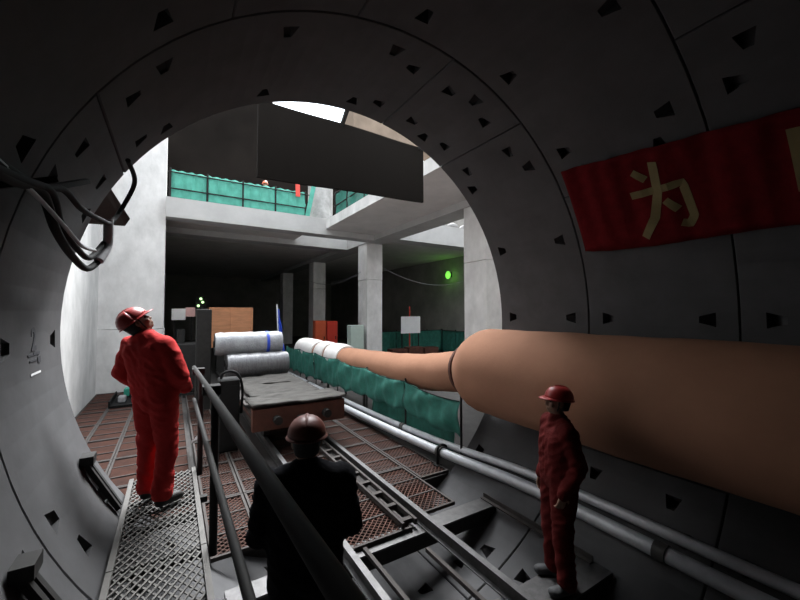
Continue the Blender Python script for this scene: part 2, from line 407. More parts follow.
rail2 = thing('side_railing', 'sloping green net railing along the shaft kerb', 'railing', (3.3, 11, 3.66))
for y in (9.2, 10.6, 12.0, 13.1): MB().tube([(3.3, y, 3.62), (3.3, y, 4.75)], 0.03, 8).build('post', 'steel_dark', rail2)
for z in (4.2, 4.68): MB().tube([(3.3, 9.1, z), (3.3, 13.2, z)], 0.022, 8).build('rail', 'steel_dark', rail2)
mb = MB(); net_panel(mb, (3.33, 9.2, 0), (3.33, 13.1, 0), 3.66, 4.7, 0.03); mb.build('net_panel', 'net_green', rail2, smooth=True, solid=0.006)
o = MB().bar((1.98, 13.5, 4.45), (1.94, 13.5, 5.5), 0.16, 0.03, up=(0,1,0)).build('warning_flag', 'red_paint', None); tag(o, 'narrow bright red banner strip hanging at the green net', 'flag')

for k, (x, w) in enumerate(((8.2, 'grey sandbag on the sunlit beam, nearest the second column'), (8.95, 'grey sandbag lying between two others on the sunlit beam'), (9.72, 'grey sandbag on the sunlit beam, nearest the right wall'))):
    mb = MB().ball((x, 12.95, 4.08), (.32, .22, .135), 14, 10)
    mb.v = [(p[0]+.02*math.sin(p[1]*30+k), p[1], max(3.955, p[2]+.02*math.sin(p[0]*17+k))) for p in mb.v]
    tag(mb.build('sandbag', 'tarp_grey', None, smooth=True), w, 'sandbag', 'sandbags on the beam')
# ------------------------------------------------------------------ black board above the mouth
bd = thing('hanging_board', 'large black board hung across the shaft above the tunnel mouth', 'board', (0.76, 6.0, 2.3))
def fnb(u, v): return (-0.83+u*3.18, 6.0+0.02*math.sin(u*9), 2.26+0.10*u+(1.24-0.13*u)*v)
MB().grid(fnb, 16, 2).build('panel', 'board_black', bd, solid=0.05)
for x in (0.57, 2.25):
    MB().bar((x, 4.74, 4.4), (x, 5.99, 3.42), 0.06, 0.06).build('arm', 'steel_dark', bd)

# ------------------------------------------------------------------ floor gratings
def make_grating(w, l, m_in, name, label, group, slat='cross'):
    t = thing(name, label, 'grating', (0, 0, 0), group=group)
    mb = MB(); b = 0.028
    mb.box(-w/2, w/2, -l/2, -l/2+b, -.02, .02); mb.box(-w/2, w/2, l/2-b, l/2, -.02, .02)
    mb.box(-w/2, -w/2+b, -l/2+b, l/2-b, -.02, .02); mb.box(w/2-b, w/2, -l/2+b, l/2-b, -.02, .02)
    mb.build('frame', 'rust_frame', t, local=True)
    for y in (-l/6, l/6): MB().box(-w/2+b, w/2-b, y-.012, y+.012, -.012, .014).build('cross_bar', 'rust_frame', t, local=True)
    mb = MB()
    if slat == 'cross':
        n = int(l/0.075)
        for i in range(n):
            y = -l/2+b+(l-2*b)*(i+.5)/n
            mb.add([(-w/2+b, y-.026, -.012), (w/2-b, y-.026, -.012), (w/2-b, y, .008), (-w/2+b, y, .008), (w/2-b, y+.026, -.012), (-w/2+b, y+.026, -.012)],
                   [(0, 1, 2, 3), (3, 2, 4, 5), (0, 5, 4, 1), (0, 3, 5), (1, 4, 2)])
    else:
        s = 0.05
        k = -int((w+l)/s)
        for sg in (1, -1):
            c = -(w+l)/2
            while c < (w+l)/2:
                # line x*sg - y = c clipped to the frame
                pts = []
                for xx in (-w/2, w/2):
                    yy = sg*xx-c
                    if -l/2 <= yy <= l/2: pts.append((xx, yy))
                for yy in (-l/2, l/2):
                    xx = sg*(yy+c)
                    if -w/2 <= xx <= w/2: pts.append((xx, yy))
                if len(pts) >= 2:
                    p, q = max(((p, q) for p in pts for q in pts), key=lambda e: (e[0][0]-e[1][0])**2+(e[0][1]-e[1][1])**2)
                    if (p[0]-q[0])**2+(p[1]-q[1])**2 > .004:
                        mb.bar((p[0], p[1], 0.002*sg), (q[0], q[1], 0.002*sg), 0.011, 0.008)
                c += s*1.414
    o = mb.build('mesh_infill', m_in, t, local=True, kind='stuff')
    return t
gA = make_grating(0.51, 1.2, 'rust_mesh', 'floor_grating', 'rust brown slatted floor panel laid along the pale side wall', 'slatted panels by the side wall')
first = [True]
def lay(g, x, y, z, label, group):
    if g.get('placed') is None: g.location = (x, y, z); g['placed'] = 1; g['label'] = label; g['group'] = group; return g
    return dup(g, (x, y, z), label, group)
ORD = ['first', 'second', 'third', 'fourth', 'fifth', 'sixth', 'seventh', 'eighth']
for i in range(4):
    for j in range(7):
        lay(gA, -3.46+0.52*i+0.0, 5.6+1.21*j, -2.2, 'rust brown slatted floor panel, %s row from side wall, %s from tunnel mouth' % (ORD[i], ORD[j]), 'slatted panels by the side wall')
gB = make_grating(0.46, 1.2, 'rust_mesh', 'floor_grating', 'x', 'x', 'mesh')
for i in range(2):
    for j in range(7):
        lay(gB, -1.34+0.475*i, 4.55+1.21*j, -2.2, 'rust brown mesh panel, %s row from walkway rail, %s from tunnel mouth' % (['second', 'first'][i], ORD[j]), 'mesh panels between walkway and rail')
gC = make_grating(0.80, 1.2, 'rust_mesh', 'floor_grating', 'x', 'x', 'mesh')
for j in range(5):
    lay(gC, -0.06, 3.98+1.21*j, -2.2, 'rust brown mesh floor panel between the two rails, %s from the tunnel mouth' % ORD[j], 'mesh panels between the rails')
gD = make_grating(0.5, 1.2, 'rust_mesh', 'floor_grating', 'x', 'x', 'mesh')
for i in range(2):
    for j in range(8):
        lay(gD, 0.83+0.515*i, 4.15+0.75*i+1.21*j, -2.2, 'dusty mesh floor panel, %s, %s from the tunnel mouth' % (['against the rail', 'against the pale pipes'][i], ORD[j]), 'mesh panels beside the pipes')

# ------------------------------------------------------------------ track
rp = [(-.045, 0), (.045, 0), (.045, .012), (.01, .022), (.01, .105), (.03, .112), (.03, .135), (-.03, .135), (-.03, .112), (-.01, .105), (-.01, .022), (-.045, .012)]
for x, w in ((-0.46, 'steel rail running beneath the flat wagon, next to the walkway'), (0.50, 'steel rail running beneath the flat wagon, next to the ladder channel and pipes')):
    o = MB().prism([(x+p[0], -2.223+p[1]) for p in rp], 'y', -1.5, 15.5).build('track_rail', 'steel_rail', None); tag(o, w, 'rail')
ch = thing('slotted_channel', 'steel ladder channel with rectangular slots beside the far rail', 'channel', (0.33, 4.6, -2.18))
for x in (0.235, 0.40): MB().box(x-.016, x+.016, 3.4, 7.0, -2.18, -2.12).build('side_bar', 'rust_frame', ch)
for k in range(11): MB().box(0.251, 0.384, 3.45+.34*k, 3.51+.34*k, -2.175, -2.13).build('rung', 'rust_frame', ch)
# guide bars in the invert
for x, w in ((-0.28, 'thin steel guide bar between the rails nearer the walkway'), (0.24, 'thin steel guide bar between the rails nearer the slotted channel')):
    o = MB().box(x-.018, x+.018, -1.0, 3.3 if x < 0 else 2.98, -2.19, -2.15).build('guide_bar', 'rust_frame', None); tag(o, w, 'bar')
# sleepers
def sleeper(y, x0, x1, w, label):
    t = thing('steel_sleeper', label, 'sleeper', (0, y, -2.35))
    MB().box(x0, x1, y-w/2, y+w/2, -2.245, -2.225).build('top_plate', 'steel_rail', t)
    MB().box(x0, x1, y-w/2, y-w/2+.02, -2.39, -2.245).build('web', 'steel_dark', t)
    MB().box(x0, x1, y+w/2-.02, y+w/2, -2.39, -2.245).build('web', 'steel_dark', t)
    for x, s in ((x0, 1), (x1, -1)):
        zb = -math.sqrt(max(0, (R-.01)**2-x*x))
        MB().box(min(x, x+.02*s), max(x, x+.02*s), y-w/2+.02, y+w/2-.02, max(zb, -2.44), -2.245).build('end_plate', 'steel_dark', t)
    return t
sleeper(3.40, -1.5, 1.52, 0.22, 'steel box sleeper across the invert under the edge of the mesh panels')
sleeper(2.06, -.85, 1.54, 0.34, 'wide dark steel sleeper on which the helmeted worker by the duct stands')
sleeper(0.6, -.85, 1.50, 0.24, 'dark steel sleeper across the invert behind the standing worker')
o = MB().prism([(1.46, -2.222), (1.52, -2.222), (1.52, -2.162), (1.508, -2.162), (1.508, -2.21), (1.46, -2.21)], 'y', 2.06, 3.5).build('angle_bar', 'rust_frame', None)
tag(o, 'brown steel angle bar linking the sleeper ends below the pipes', 'bar')

# ------------------------------------------------------------------ pipes along the right side
def pipe(path, r, label, joints):
    t = thing('supply_pipe', label, 'pipe', path[0])
    MB().tube(smooth_path(path, 8), r, 14).build('pipe_run', 'pipe_pale', t, smooth=True)
    P = smooth_path(path, 24)
    for y in joints:
        i = min(range(len(P)-1), key=lambda k: abs(P[k].y-y)); d = (P[i+1]-P[i]).normalized()
        MB().tube([P[i]-d*.05, P[i]+d*.05], r*1.25, 14).build('coupling', 'galvanised', t, smooth=True)
pipe([(1.93, -2.5, -1.85), (1.93, 1.0, -1.855), (1.925, 3.0, -1.87), (1.78, 5.0, -1.95), (1.68, 8.4, -2.0), (1.64, 14.5, -2.03)], 0.052, 'slim pale pipe along the wall, the upper of the pair', (0.3, 5.8, 11))
pipe([(1.80, -2.5, -1.98), (1.80, 1.0, -1.98), (1.81, 3.0, -1.985), (1.64, 5.0, -2.03), (1.50, 8.4, -2.06), (1.44, 14.5, -2.09)], 0.068, 'thicker pale pipe along the wall, the lower of the pair', (1.6, 4.6, 9))
hk = thing('pipe_hook', 'black steel hook holding down the pair of pale pipes', 'hook', (1.66, 4.55, -2.2))
MB().tube(smooth_path([(1.58, 4.55, -2.2), (1.58, 4.55, -2.0), (1.60, 4.55, -1.93), (1.68, 4.55, -1.905), (1.77, 4.55, -1.95)], 5), 0.018, 8).build('rod', 'rubber', hk, smooth=True)
MB().box(1.53, 1.63, 4.50, 4.60, -2.2, -2.185).build('foot_plate', 'rubber', hk)

# ------------------------------------------------------------------ ventilation duct
dt = thing('ventilation_duct', 'big tan fabric ventilation duct narrowing outside the tunnel mouth', 'duct', (1.98, 4.4, -1.3))
def duct(path, radii, wr, seed, n=28):
    P = [Vector(p) for p in path]; mb = MB(); rings = []
    for i, p in enumerate(P):
        d = (P[min(i+1, len(P)-1)]-P[max(i-1, 0)]).normalized(); u = Vector((0, 0, 1)); u = (u-d*u.dot(d)).normalized(); w = d.cross(u)
        ring = []
        for k in range(n):
            t = 2*PI*k/n; r = radii[i]*(1+wr*(math.sin(3*t+p.y*5+seed)+.6*math.sin(7*t-p.y*9)+.7*math.sin(p.y*13+seed)))
            ring.append(p+u*math.cos(t)*r+w*math.sin(t)*r)
        rings.append(ring)
    for ring in rings: mb.v += [tuple(q) for q in ring]
    for i in range(len(P)-1):
        for k in range(n):
            mb.f.append((i*n+k, i*n+(k+1) % n, (i+1)*n+(k+1) % n, (i+1)*n+k))
    mb.f.append(tuple(range(n))); mb.f.append(tuple((len(P)-1)*n+k for k in reversed(range(n))))
    return mb
ys = [-3.0+0.15*i for i in range(45)]+[3.75, 3.83, 3.92, 4.0, 4.07, 4.13, 4.18, 4.22]
rr = []
for y in ys:
    rr.append(0.60 if y < 3.75 else 0.60-0.21*((y-3.75)/0.47)**2)
duct([(1.98, y, -0.69) for y in ys], rr, 0.006, 1.0).build('main_duct', 'duct_fabric', dt, smooth=True)
hose = smooth_path([(2.0, 4.16, -0.74), (2.03, 4.5, -0.80), (2.09, 5.3, -0.92), (2.13, 6.4, -1.03), (2.14, 8.0, -1.10), (2.14, 9.4, -1.14), (2.14, 11, -1.15), (2.14, 13.0, -1.17)], 8)
hr = [0.40 if i < 2 else max(0.33, 0.40-0.012*i) for i in range(len(hose))]
duct(hose, hr, 0.012, 2.0, 22).build('hose', 'duct_fabric', dt, smooth=True)
MB().tube([(1.99, 4.19, -.735), (2.0, 4.25, -.745)], 0.405, 24).build('clamp_band', 'rust_plate', dt, smooth=True)
for (a, b) in ((9.25, 10.2), (10.35, 11.1), (11.3, 13.1)):
    pth = [(2.14, a+(b-a)*k/8, -1.11-0.008*(a-9)) for k in range(9)]
    rad = [.345+.03*math.sin(PI*k/8)**.6 for k in range(9)]
    duct(pth, rad, 0.006, a, 22).build('white_sleeve', 'duct_white', dt, smooth=True)
MB().ball((2.14, 13.05, -1.165), (.37, .3, .37), 18, 12).build('end_cap', 'duct_white', dt, smooth=True)
for y in (7.7, 10.0, 12.0):
    t = thing('duct_trestle', 'low steel trestle carrying the tan duct, ' + {7.7: 'nearest the tunnel mouth', 10.0: 'under the first white sleeve', 12.0: 'under the white end cap'}[y], 'trestle', (2.14, y, ZF), group='trestles under the tan duct')
    MB().bar((1.84, y, -1.57), (2.46, y, -1.57), .06, .06).build('cross_bar', 'steel_dark', t)
    for x in (1.88, 2.42): MB().bar((x, y, ZF), (x, y, -1.60), .05, .05, up=(0, 1, 0)).build('leg', 'steel_dark', t)
# net fence in front of the duct
nf = thing('net_fence', 'sagging green net fence strung beside the pale pipes', 'fence', (1.5, 9, ZF))
yy = [4.25, 5.8, 7.4, 9.1, 10.8, 12.4, 14.0]
for y in yy: MB().tube([(1.80, y, ZF), (1.80, y, -1.08)], 0.018, 8).build('post', 'steel_dark', nf)
ztop = [-1.19, -1.13, -1.10, -1.08, -1.08, -1.10, -1.11]; zbot = [-1.72, -1.68, -1.71, -1.80, -1.85, -1.88, -1.92]
for i in range(6):
    a, b = yy[i], yy[i+1]; mb = MB()
    def fn(u, v, i=i, a=a, b=b):
        zt = ztop[i]+(ztop[i+1]-ztop[i])*u; zb = zbot[i]+(zbot[i+1]-zbot[i])*u
        bag = .045*math.sin(v*PI)*(1+.5*math.sin(u*12+i*2))
        w = .018*math.sin(u*26+i)+.02*math.sin(u*9+v*7+i*3)
        zz = zb+(zt-zb)*v-.05*4*u*(1-u)*(.3+.7*v)+.03*math.sin(u*14+i)*(1-v)
        return (1.77-bag*.6+w, a+(b-a)*u, zz)
    mb.grid(fn, 30, 8).build('net_panel', 'net_green', nf, smooth=True, solid=0.006)
    MB().tube(catenary((1.76, a, ztop[i]), (1.76, b, ztop[i+1]), .05, 10), 0.008, 6).build('top_rope', 'rubber', nf)
mb = MB(); net_panel(mb, (1.95, 4.6, 0), (1.95, 7.4, 0), -2.15, -1.6, .02, ph=2); mb.build('lower_net', 'net_green', nf, smooth=True, solid=0.005, label='slack lower strip of green net')
vf = thing('pipe_flange', 'white flanged pipe end lying behind the pale pipes', 'pipe', (2.3, 7.0, ZF))
MB().tube([(2.35, 6.6, -2.02), (2.3, 7.35, -2.02)], .13, 16).build('pipe_stub', 'white_paint', vf, smooth=True)
MB().tube([(2.353, 6.56, -2.02), (2.35, 6.62, -2.02)], .2, 18).build('flange', 'white_paint', vf, smooth=True)

# ------------------------------------------------------------------ walkway
wk0 = None
for j in range(3):
    lab = ['expanded metal walkway panel at the tunnel mouth under the worker in red', 'expanded metal walkway panel between its two neighbours along the left wall', 'expanded metal walkway panel beside the post of the handrail'][j]
    if j == 0:
        w, l = .53, 1.52
        wk = thing('walkway_grating', lab, 'walkway', (-1.965, 3.76, -1.52), group='walkway panels along the left wall'); wk0 = wk
        for x in (-w/2, w/2): MB().box(x-.018, x+.018, -l/2, l/2, -.04, .025).build('side_bar', 'galvanised', wk, local=True)
        for y in (-l/2+.03, -.25, .25, l/2-.03): MB().box(-w/2+.018, w/2-.018, y-.02, y+.02, -.04, -.004).build('cross_bar', 'steel_dark', wk, local=True)
        mb = MB(); s = .058
        for sg in (1, -1):
            c = -2.2
            while c < 2.2:
                k = .62
                # diamond lines x = sg*k*(y-c)
                y_a, y_b = c-(w/2)/k, c+(w/2)/k
                y_a = max(y_a, -l/2); y_b = min(y_b, l/2)
                if y_b-y_a > .04: mb.bar((sg*k*(y_a-c), y_a, .004*sg), (sg*k*(y_b-c), y_b, .004*sg), .012, .008)
                c += s*1.5
        mb.build('mesh_infill', 'galvanised', wk, local=True, kind='stuff')
    else:
        wk = dup(wk0, (-1.965, 3.76-1.53*j, -1.52), lab, 'walkway panels along the left wall')
for y, w in ((3.94, 'dark double-bar bracket bolted to the left wall beside the red worker'), (2.44, 'dark double-bar bracket bolted to the left wall near the second ring joint'), (0.9, 'dark double-bar bracket under the walkway behind the other two')):
    t = thing('walkway_bracket', w, 'bracket', (-2.4, y, -1.55))
    for dy in (-.035, .035): MB().bar((-2.50, y+dy, -1.07), (-2.27, y+dy, -1.50), .035, .04, up=(0, 1, 0)).build('arm', 'steel_dark', t)
    MB().box(-2.53, -2.44, y-.07, y+.07, -1.09, -1.02).build('wall_plate', 'steel_dark', t)
    MB().bar((-2.28, y, -1.592), (-1.61, y, -1.592), .06, .05).build('beam', 'steel_dark', t)
    MB().bar((-2.12, y, -1.60), (-2.22, y, -1.64), .05, .05).build('shoe', 'steel_dark', t)
hd = thing('handrail', 'round steel handrail along the walkway with posts', 'railing', (-1.69, 2.2, -1.55))
def hz(y): return -0.235-0.05*y
MB().tube([(-1.70, -0.6, hz(-.6)), (-1.70, 4.75, hz(4.75))], 0.022, 14).build('top_rail', 'steel_dark', hd, smooth=True)
MB().tube([(-1.70, -0.6, -.70), (-1.70, 4.6, -.80)], 0.018, 10).build('mid_rail', 'steel_dark', hd, smooth=True)
for y in (4.45, 2.95, 0.2):
    MB().tube([(-1.645, y, -1.562), (-1.645, y, hz(y))], 0.028, 10).build('post', 'steel_dark', hd, smooth=True)
    MB().box(-1.73, -1.615, y-.05, y+.05, hz(y)-.05, hz(y)+.012).build('clamp', 'steel_dark', hd)
o = MB().bar((-1.62, 4.9, -1.3), (-1.58, 7.2, -2.05), .05, .04).build('toe_plank', 'pipe_pale', None); tag(o, 'pale bar sloping from the walkway end to the floor panels', 'bar')

# ------------------------------------------------------------------ flat wagon with load
wg = thing('flat_wagon', 'rusty flat rail wagon loaded with grey sheets, in the track', 'wagon', (0, 7.9, -2.08))
MB().box(-.72, .70, 6.4, 10.9, -1.72, -1.55).build('frame', 'rust_plate', wg)
MB().box(-.80, .78, 6.28, 6.42, -1.78, -1.43).build('front_beam', 'rust_plate', wg)
for k in range(9):
    x = -.80+.178*k
    MB().box(x, x+.17, 6.44, 10.9, -1.545, -1.495+.006*(k % 2)).build('deck_plank', 'rust_frame', wg)
for x in (-.46, .50):
    for y in (7.0, 10.2):
        MB().tube([(x-.05, y, -1.90), (x+.05, y, -1.90)], .175, 18).build('wheel', 'steel_dark', wg, smooth=True)
for y in (7.0, 10.2): MB().tube([(-.56, y, -1.90), (.6, y, -1.90)], .035, 8).build('axle', 'steel_dark', wg)
for x in (-.42, .42): MB().tube([(x, 6.15, -1.62), (x, 6.28, -1.62)], .07, 12).build('buffer', 'steel_dark', wg)
MB().box(-.09, .09, 6.08, 6.28, -1.72, -1.6).build('coupler', 'steel_dark', wg)
def sheet(name, label, x0, x1, y0, y1, z, tilt, seed):
    mb = MB()
    def fn(u, v):
        x = x0+(x1-x0)*u; y = y0+(y1-y0)*v
        return (x, y, z+tilt*v+.012*math.sin(u*7+seed+v*5)+.010*math.sin(v*17+seed)+.008*math.sin(u*19+v*9))
    o = mb.grid(fn, 16, 16).build(name, 'sheet_grey', None, smooth=True, solid=0.035); tag(o, label, 'sheet'); return o
sheet('cover_sheet', 'grey weathered board on the front edge of the wagon', -.82, .80, 6.26, 7.05, -1.375, .0, 0)
sheet('cover_sheet', 'wrinkled pale sheet on the wagon deck between front board and rolls', -.66, .62, 7.15, 8.35, -1.425, .0, 2)
sheet('cover_sheet', 'pale sheet on the wagon deck just before the foil rolls', -.68, .64, 8.42, 9.42, -1.42, .0, 4)
def roll(x0, x1, y, z, r, m, label):
    t = thing('foil_roll', label, 'roll', ((x0+x1)/2, y, z-r))
    n = 14; pts = [(x0+(x1-x0)*k/n, y, z) for k in range(n+1)]
    rad = [r*(1+.025*math.sin(k*2.1)+(-.06 if k in (0, n) else 0)) for k in range(n+1)]
    MB().tube(pts, rad, 24).build('wrap', m, t, smooth=True)
    for x, s in ((x0, -1), (x1, 1)): MB().tube([(x, y, z), (x+.03*s, y, z)], r*.28, 12).build('core', 'steel_dark', t)
    return t
roll(-.78, .66, 9.80, -1.168, .30, 'foil', 'silver wrapped roll lying nearest the pale sheets on the wagon')
roll(-.74, .66, 10.44, -1.168, .30, 'foil', 'silver wrapped roll lying behind another on the wagon')
r3 = (-1.02, .58, 10.12, -.645, .285)
top_roll = roll(*r3, 'foil_white', 'white and silver roll stacked on top of two others')
MB().tube([(.17, 10.12, -.645), (.24, 10.12, -.645)], .297, 24).build('strap', 'blue_paint', top_roll, smooth=True, label='violet blue strap')
cr = thing('plywood_crate', 'orange plywood crate standing behind the foil rolls', 'crate', (.5, 16, ZF))
MB().box(-.75, .82, 15.6, 16.4, -1.2, .33).build('box', 'plywood', cr)
MB().box(-.45, .88, 15.7, 16.3, ZF, -1.2).build('pallet_base', 'steel_dark', cr)
for x in (-.75, 0.0, .75): MB().box(x, x+.07, 15.57, 15.6, -1.2, .33).build('batten', 'plywood', cr)
fp = thing('flag_pole', 'leaning pole wrapped in blue cloth beside the rolls', 'pole', (.75, 12.3, ZF))
MB().tube([(1.10, 12.3, ZF), (.98, 12.3, .40)], .02, 8).build('pole', 'white_paint', fp)
mb = MB()
mb.grid(lambda u, v: (.985+.10*(1-v)+(.15*u*(1-.6*v))+.012*math.sin(v*14), 12.29+.03*math.sin(u*6+v*8), -1.15+1.4*v), 6, 20).build('blue_flag', 'blue_paint', fp, smooth=True, solid=.006)

# ------------------------------------------------------------------ cabinets and odds in the hall
cb = thing('control_cabinet', 'black control cabinet with hose loop, standing between walkway and wagon', 'cabinet', (-1.07, 6.93, ZF))
MB().box(-1.24, -.92, 6.75, 7.10, -2.17, -.98).build('body', 'rubber', cb, bevel=.02)
MB().box(-1.21, -.95, 6.735, 6.75, -2.08, -1.08).build('door', 'rubber', cb)
MB().tube(smooth_path([(-1.2, 6.9, -1.0), (-1.18, 6.9, -.90), (-1.05, 6.9, -.86), (-.92, 6.9, -.95), (-.86, 6.9, -1.2), (-.88, 6.9, -1.6)], 5), .022, 8).build('hose', 'rubber', cb, smooth=True)
for x in (-1.22, -.96): MB().box(x, x+.03, 6.78, 7.06, ZF, -2.17).build('foot', 'rubber', cb)
cb = thing('machine_cabinet', 'tall dark brown steel cabinet left of the foil rolls', 'cabinet', (-1.1, 10.2, ZF))
MB().box(-1.42, -1.10, 10.0, 10.45, ZF, .22).build('body', 'steel_dark', cb, bevel=.015)
MB().box(-1.40, -1.12, 9.985, 10.0, -1.9, .12).build('door', 'steel_dark', cb)
pk = thing('pump_unit', 'dark squat pump unit beyond the walkway end', 'machine', (-1.75, 12.4, ZF))
MB().box(-2.1, -1.3, 12.0, 12.8, -2.12, -.75).build('housing', 'steel_dark', pk, bevel=.03)
MB().box(-2.15, -1.25, 11.95, 12.85, ZF, -2.12).build('skid', 'steel_dark', pk)
MB().tube([(-1.7, 12.4, -.75), (-1.7, 12.4, -.35)], .1, 12).build('stack', 'steel_dark', pk)
pl = thing('tool_tray', 'low dark tray of tools on the slatted panels by the side wall', 'tray', (-2.9, 12.0, -2.18))
MB().box(-3.2, -2.62, 11.3, 12.7, -2.18, -2.13).build('base', 'rubber', pl)
for x in (-3.2, -2.65): MB().box(x, x+.03, 11.3, 12.7, -2.13, -2.02).build('side', 'rubber', pl)
for k, (x, y) in enumerate(((-3.05, 11.6), (-2.85, 12.1), (-3.0, 12.4))): MB().box(x, x+.16, y, y+.25, -2.13, -1.98+.03*k).build('tool', ['cable_grey', 'steel_dark', 'green_paint'][k], pl, bevel=.02)
for x0, m, w in ((4.02, 'orange_paint', 'orange red fire cabinet beside the brighter red one'), (4.62, 'red_paint', 'bright red fire cabinet next to the orange red one')):
    t = thing('fire_cabinet', w, 'cabinet', (x0+.28, 17.6, ZF))
    MB().box(x0, x0+.55, 17.4, 17.8, -2.1, -.27-.03*(x0 > 4.3)).build('body', m, t, bevel=.015)
    MB().box(x0+.04, x0+.51, 17.385, 17.4, -2.0, -.36).build('door', m, t)
    MB().box(x0+.42, x0+.46, 17.36, 17.385, -1.2, -1.05).build('handle', 'steel_dark', t)
    MB().box(x0+.05, x0+.5, 17.45, 17.75, ZF, -2.1).build('plinth', 'steel_dark', t)
t = thing('switch_cabinet', 'pale green-grey switch cabinet in front of the second column', 'cabinet', (4.75, 14.1, ZF))
MB().box(4.35, 4.95, 13.95, 14.35, -2.15, -.40).build('body', 'pale_green', t, bevel=.015)
MB().box(4.39, 4.91, 13.935, 13.95, -2.05, -.5).build('door', 'pale_green', t)
MB().box(4.45, 4.85, 14.0, 14.3, ZF, -2.15).build('plinth', 'steel_dark', t)
t = thing('notice_board', 'white notice board on a two-legged stand before the green nets', 'board', (8.65, 16, ZF))
MB().box(8.06, 9.25, 15.98, 16.02, -.95, -.08).build('panel', 'white_paint', t)
for x in (8.12, 9.15): MB().box(x, x+.05, 16.02, 16.06, ZF, -.1).build('leg', 'steel_dark', t)
o = MB().tube([(8.85, 16.4, ZF), (8.85, 16.4, .45)], .035, 8).build('marker_pole', 'red_paint', None, smooth=True); tag(o, 'thin red pole rising behind the white notice board', 'pole')
fs = thing('hall_fence', 'green net fence across the hall behind the notice board', 'fence', (9.5, 17.5, ZF))
for k in range(6):
    x = 6.6+1.05*k; MB().tube([(x, 17.5, ZF), (x, 17.5, -.85)], .025, 8).build('post', 'steel_dark', fs)
    if k < 5:
        mb = MB(); net_panel(mb, (x, 17.48, 0), (x+1.05, 17.48, 0), -2.15, -.92, .02, ph=k); mb.build('net_panel', 'net_green', fs, smooth=True, solid=.006)
MB().tube([(6.6, 17.45, -.92), (11.85, 17.45, -.92)], .02, 8).build('rail', 'steel_dark', fs)
fw = thing('hall_fence', 'green net fence running along the right hall wall', 'fence', (11.7, 15.4, ZF))
for k in range(4):
    y = 13.6+1.2*k; MB().tube([(11.7, y, ZF), (11.7, y, -.85)], .025, 8).build('post', 'steel_dark', fw)
    if k < 3:
        mb = MB(); net_panel(mb, (11.68, y, 0), (11.68, y+1.2, 0), -2.15, -.92, .02, ph=k); mb.build('net_panel', 'net_green', fw, smooth=True, solid=.006)
MB().tube([(11.65, 13.6, -.92), (11.65, 17.2, -.92)], .02, 8).build('rail', 'steel_dark', fw)
mb = MB()
for k in range(3):
    o = MB().box(6.9+.95*k, 7.75+.95*k, 14.9, 15.4, ZF, -1.62+.06*(k % 2)).build('rubble_crate', 'rust_plate', None, bevel=.02); tag(o, ['low brown crate nearest the second column', 'low brown crate between two others under the notice board', 'low brown crate nearest the mouth-side column'][k], 'crate')
lp = thing('green_lamp', 'green flood lamp on the right hall wall, lens enlarged as its glow', 'lamp', (11.9, 16.8, 2.35))
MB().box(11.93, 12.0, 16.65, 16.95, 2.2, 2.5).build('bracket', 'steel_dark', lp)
MB().ball((11.82, 16.8, 2.33), (.13, .20, .24)).build('lens', 'green_glow', lp, smooth=True)  # glowing ball enlarged to stand in for the green-lit patch of wall
ld = bpy.data.lights.new('green_lamp_light', 'POINT'); ld.energy = 9; ld.color = (.30, 1.0, .12); ld.shadow_soft_size = .2
lo = bpy.data.objects.new('green_lamp_light', ld); COL.objects.link(lo); lo.location = (11.45, 16.6, 2.2)
t = thing('info_screen', 'small white and pink lit notice screens deep in the dark hall', 'screen', (-1.6, 19, ZF))
MB().box(-1.95, -1.42, 18.98, 19.03, -.2, .30).build('panel', 'white_paint', t)
MB().box(-1.42, -1.05, 18.98, 19.03, -.05, .36).build('panel', 'pink_print', t)
for x in (-1.85, -1.2): MB().box(x, x+.05, 19.03, 19.08, ZF, .1).build('leg', 'steel_dark', t)
sl = bpy.data.lights.new('screen_lamp_light', 'SPOT'); sl.energy = 40; sl.spot_size = 1.0; sl.shadow_soft_size = .1
slo = bpy.data.objects.new('screen_lamp_light', sl); COL.objects.link(slo); slo.location = (-1.5, 17.6, 1.1); slo.rotation_euler = (Vector((0, 1.4, -1.0)).to_track_quat('-Z', 'Y')).to_euler()
t = thing('signal_stand', 'dark stand carrying tiny green white signal lights in the hall', 'stand', (-.78, 19.9, ZF))
MB().bar((-.78, 19.9, ZF), (-.78, 19.9, .9), .06, .06, up=(0, 1, 0)).build('pole', 'steel_dark', t)
MB().box(-1.0, -.6, 19.86, 19.94, .35, .88).build('plate', 'steel_dark', t)
for (x, z) in ((-.78, .78), (-.70, .62), (-.88, .45)): MB().ball((x, 19.83, z), .06).build('signal_light', 'small_green', t, smooth=True)
# wires in the hall
for a, b, s, w in (((5.9, 14.3, 2.2), (11.9, 15.5, 1.9), .5, 'thin slack wire from the second column to the hall wall'), ((5.05, 14.5, 1.9), (5.05, 21.4, 2.0), .35, 'thin slack wire between the second and third columns')):
    o = MB().tube(catenary(a, b, s, 16), .012, 6).build('slack_wire', 'cable_grey', None); tag(o, w, 'wire')

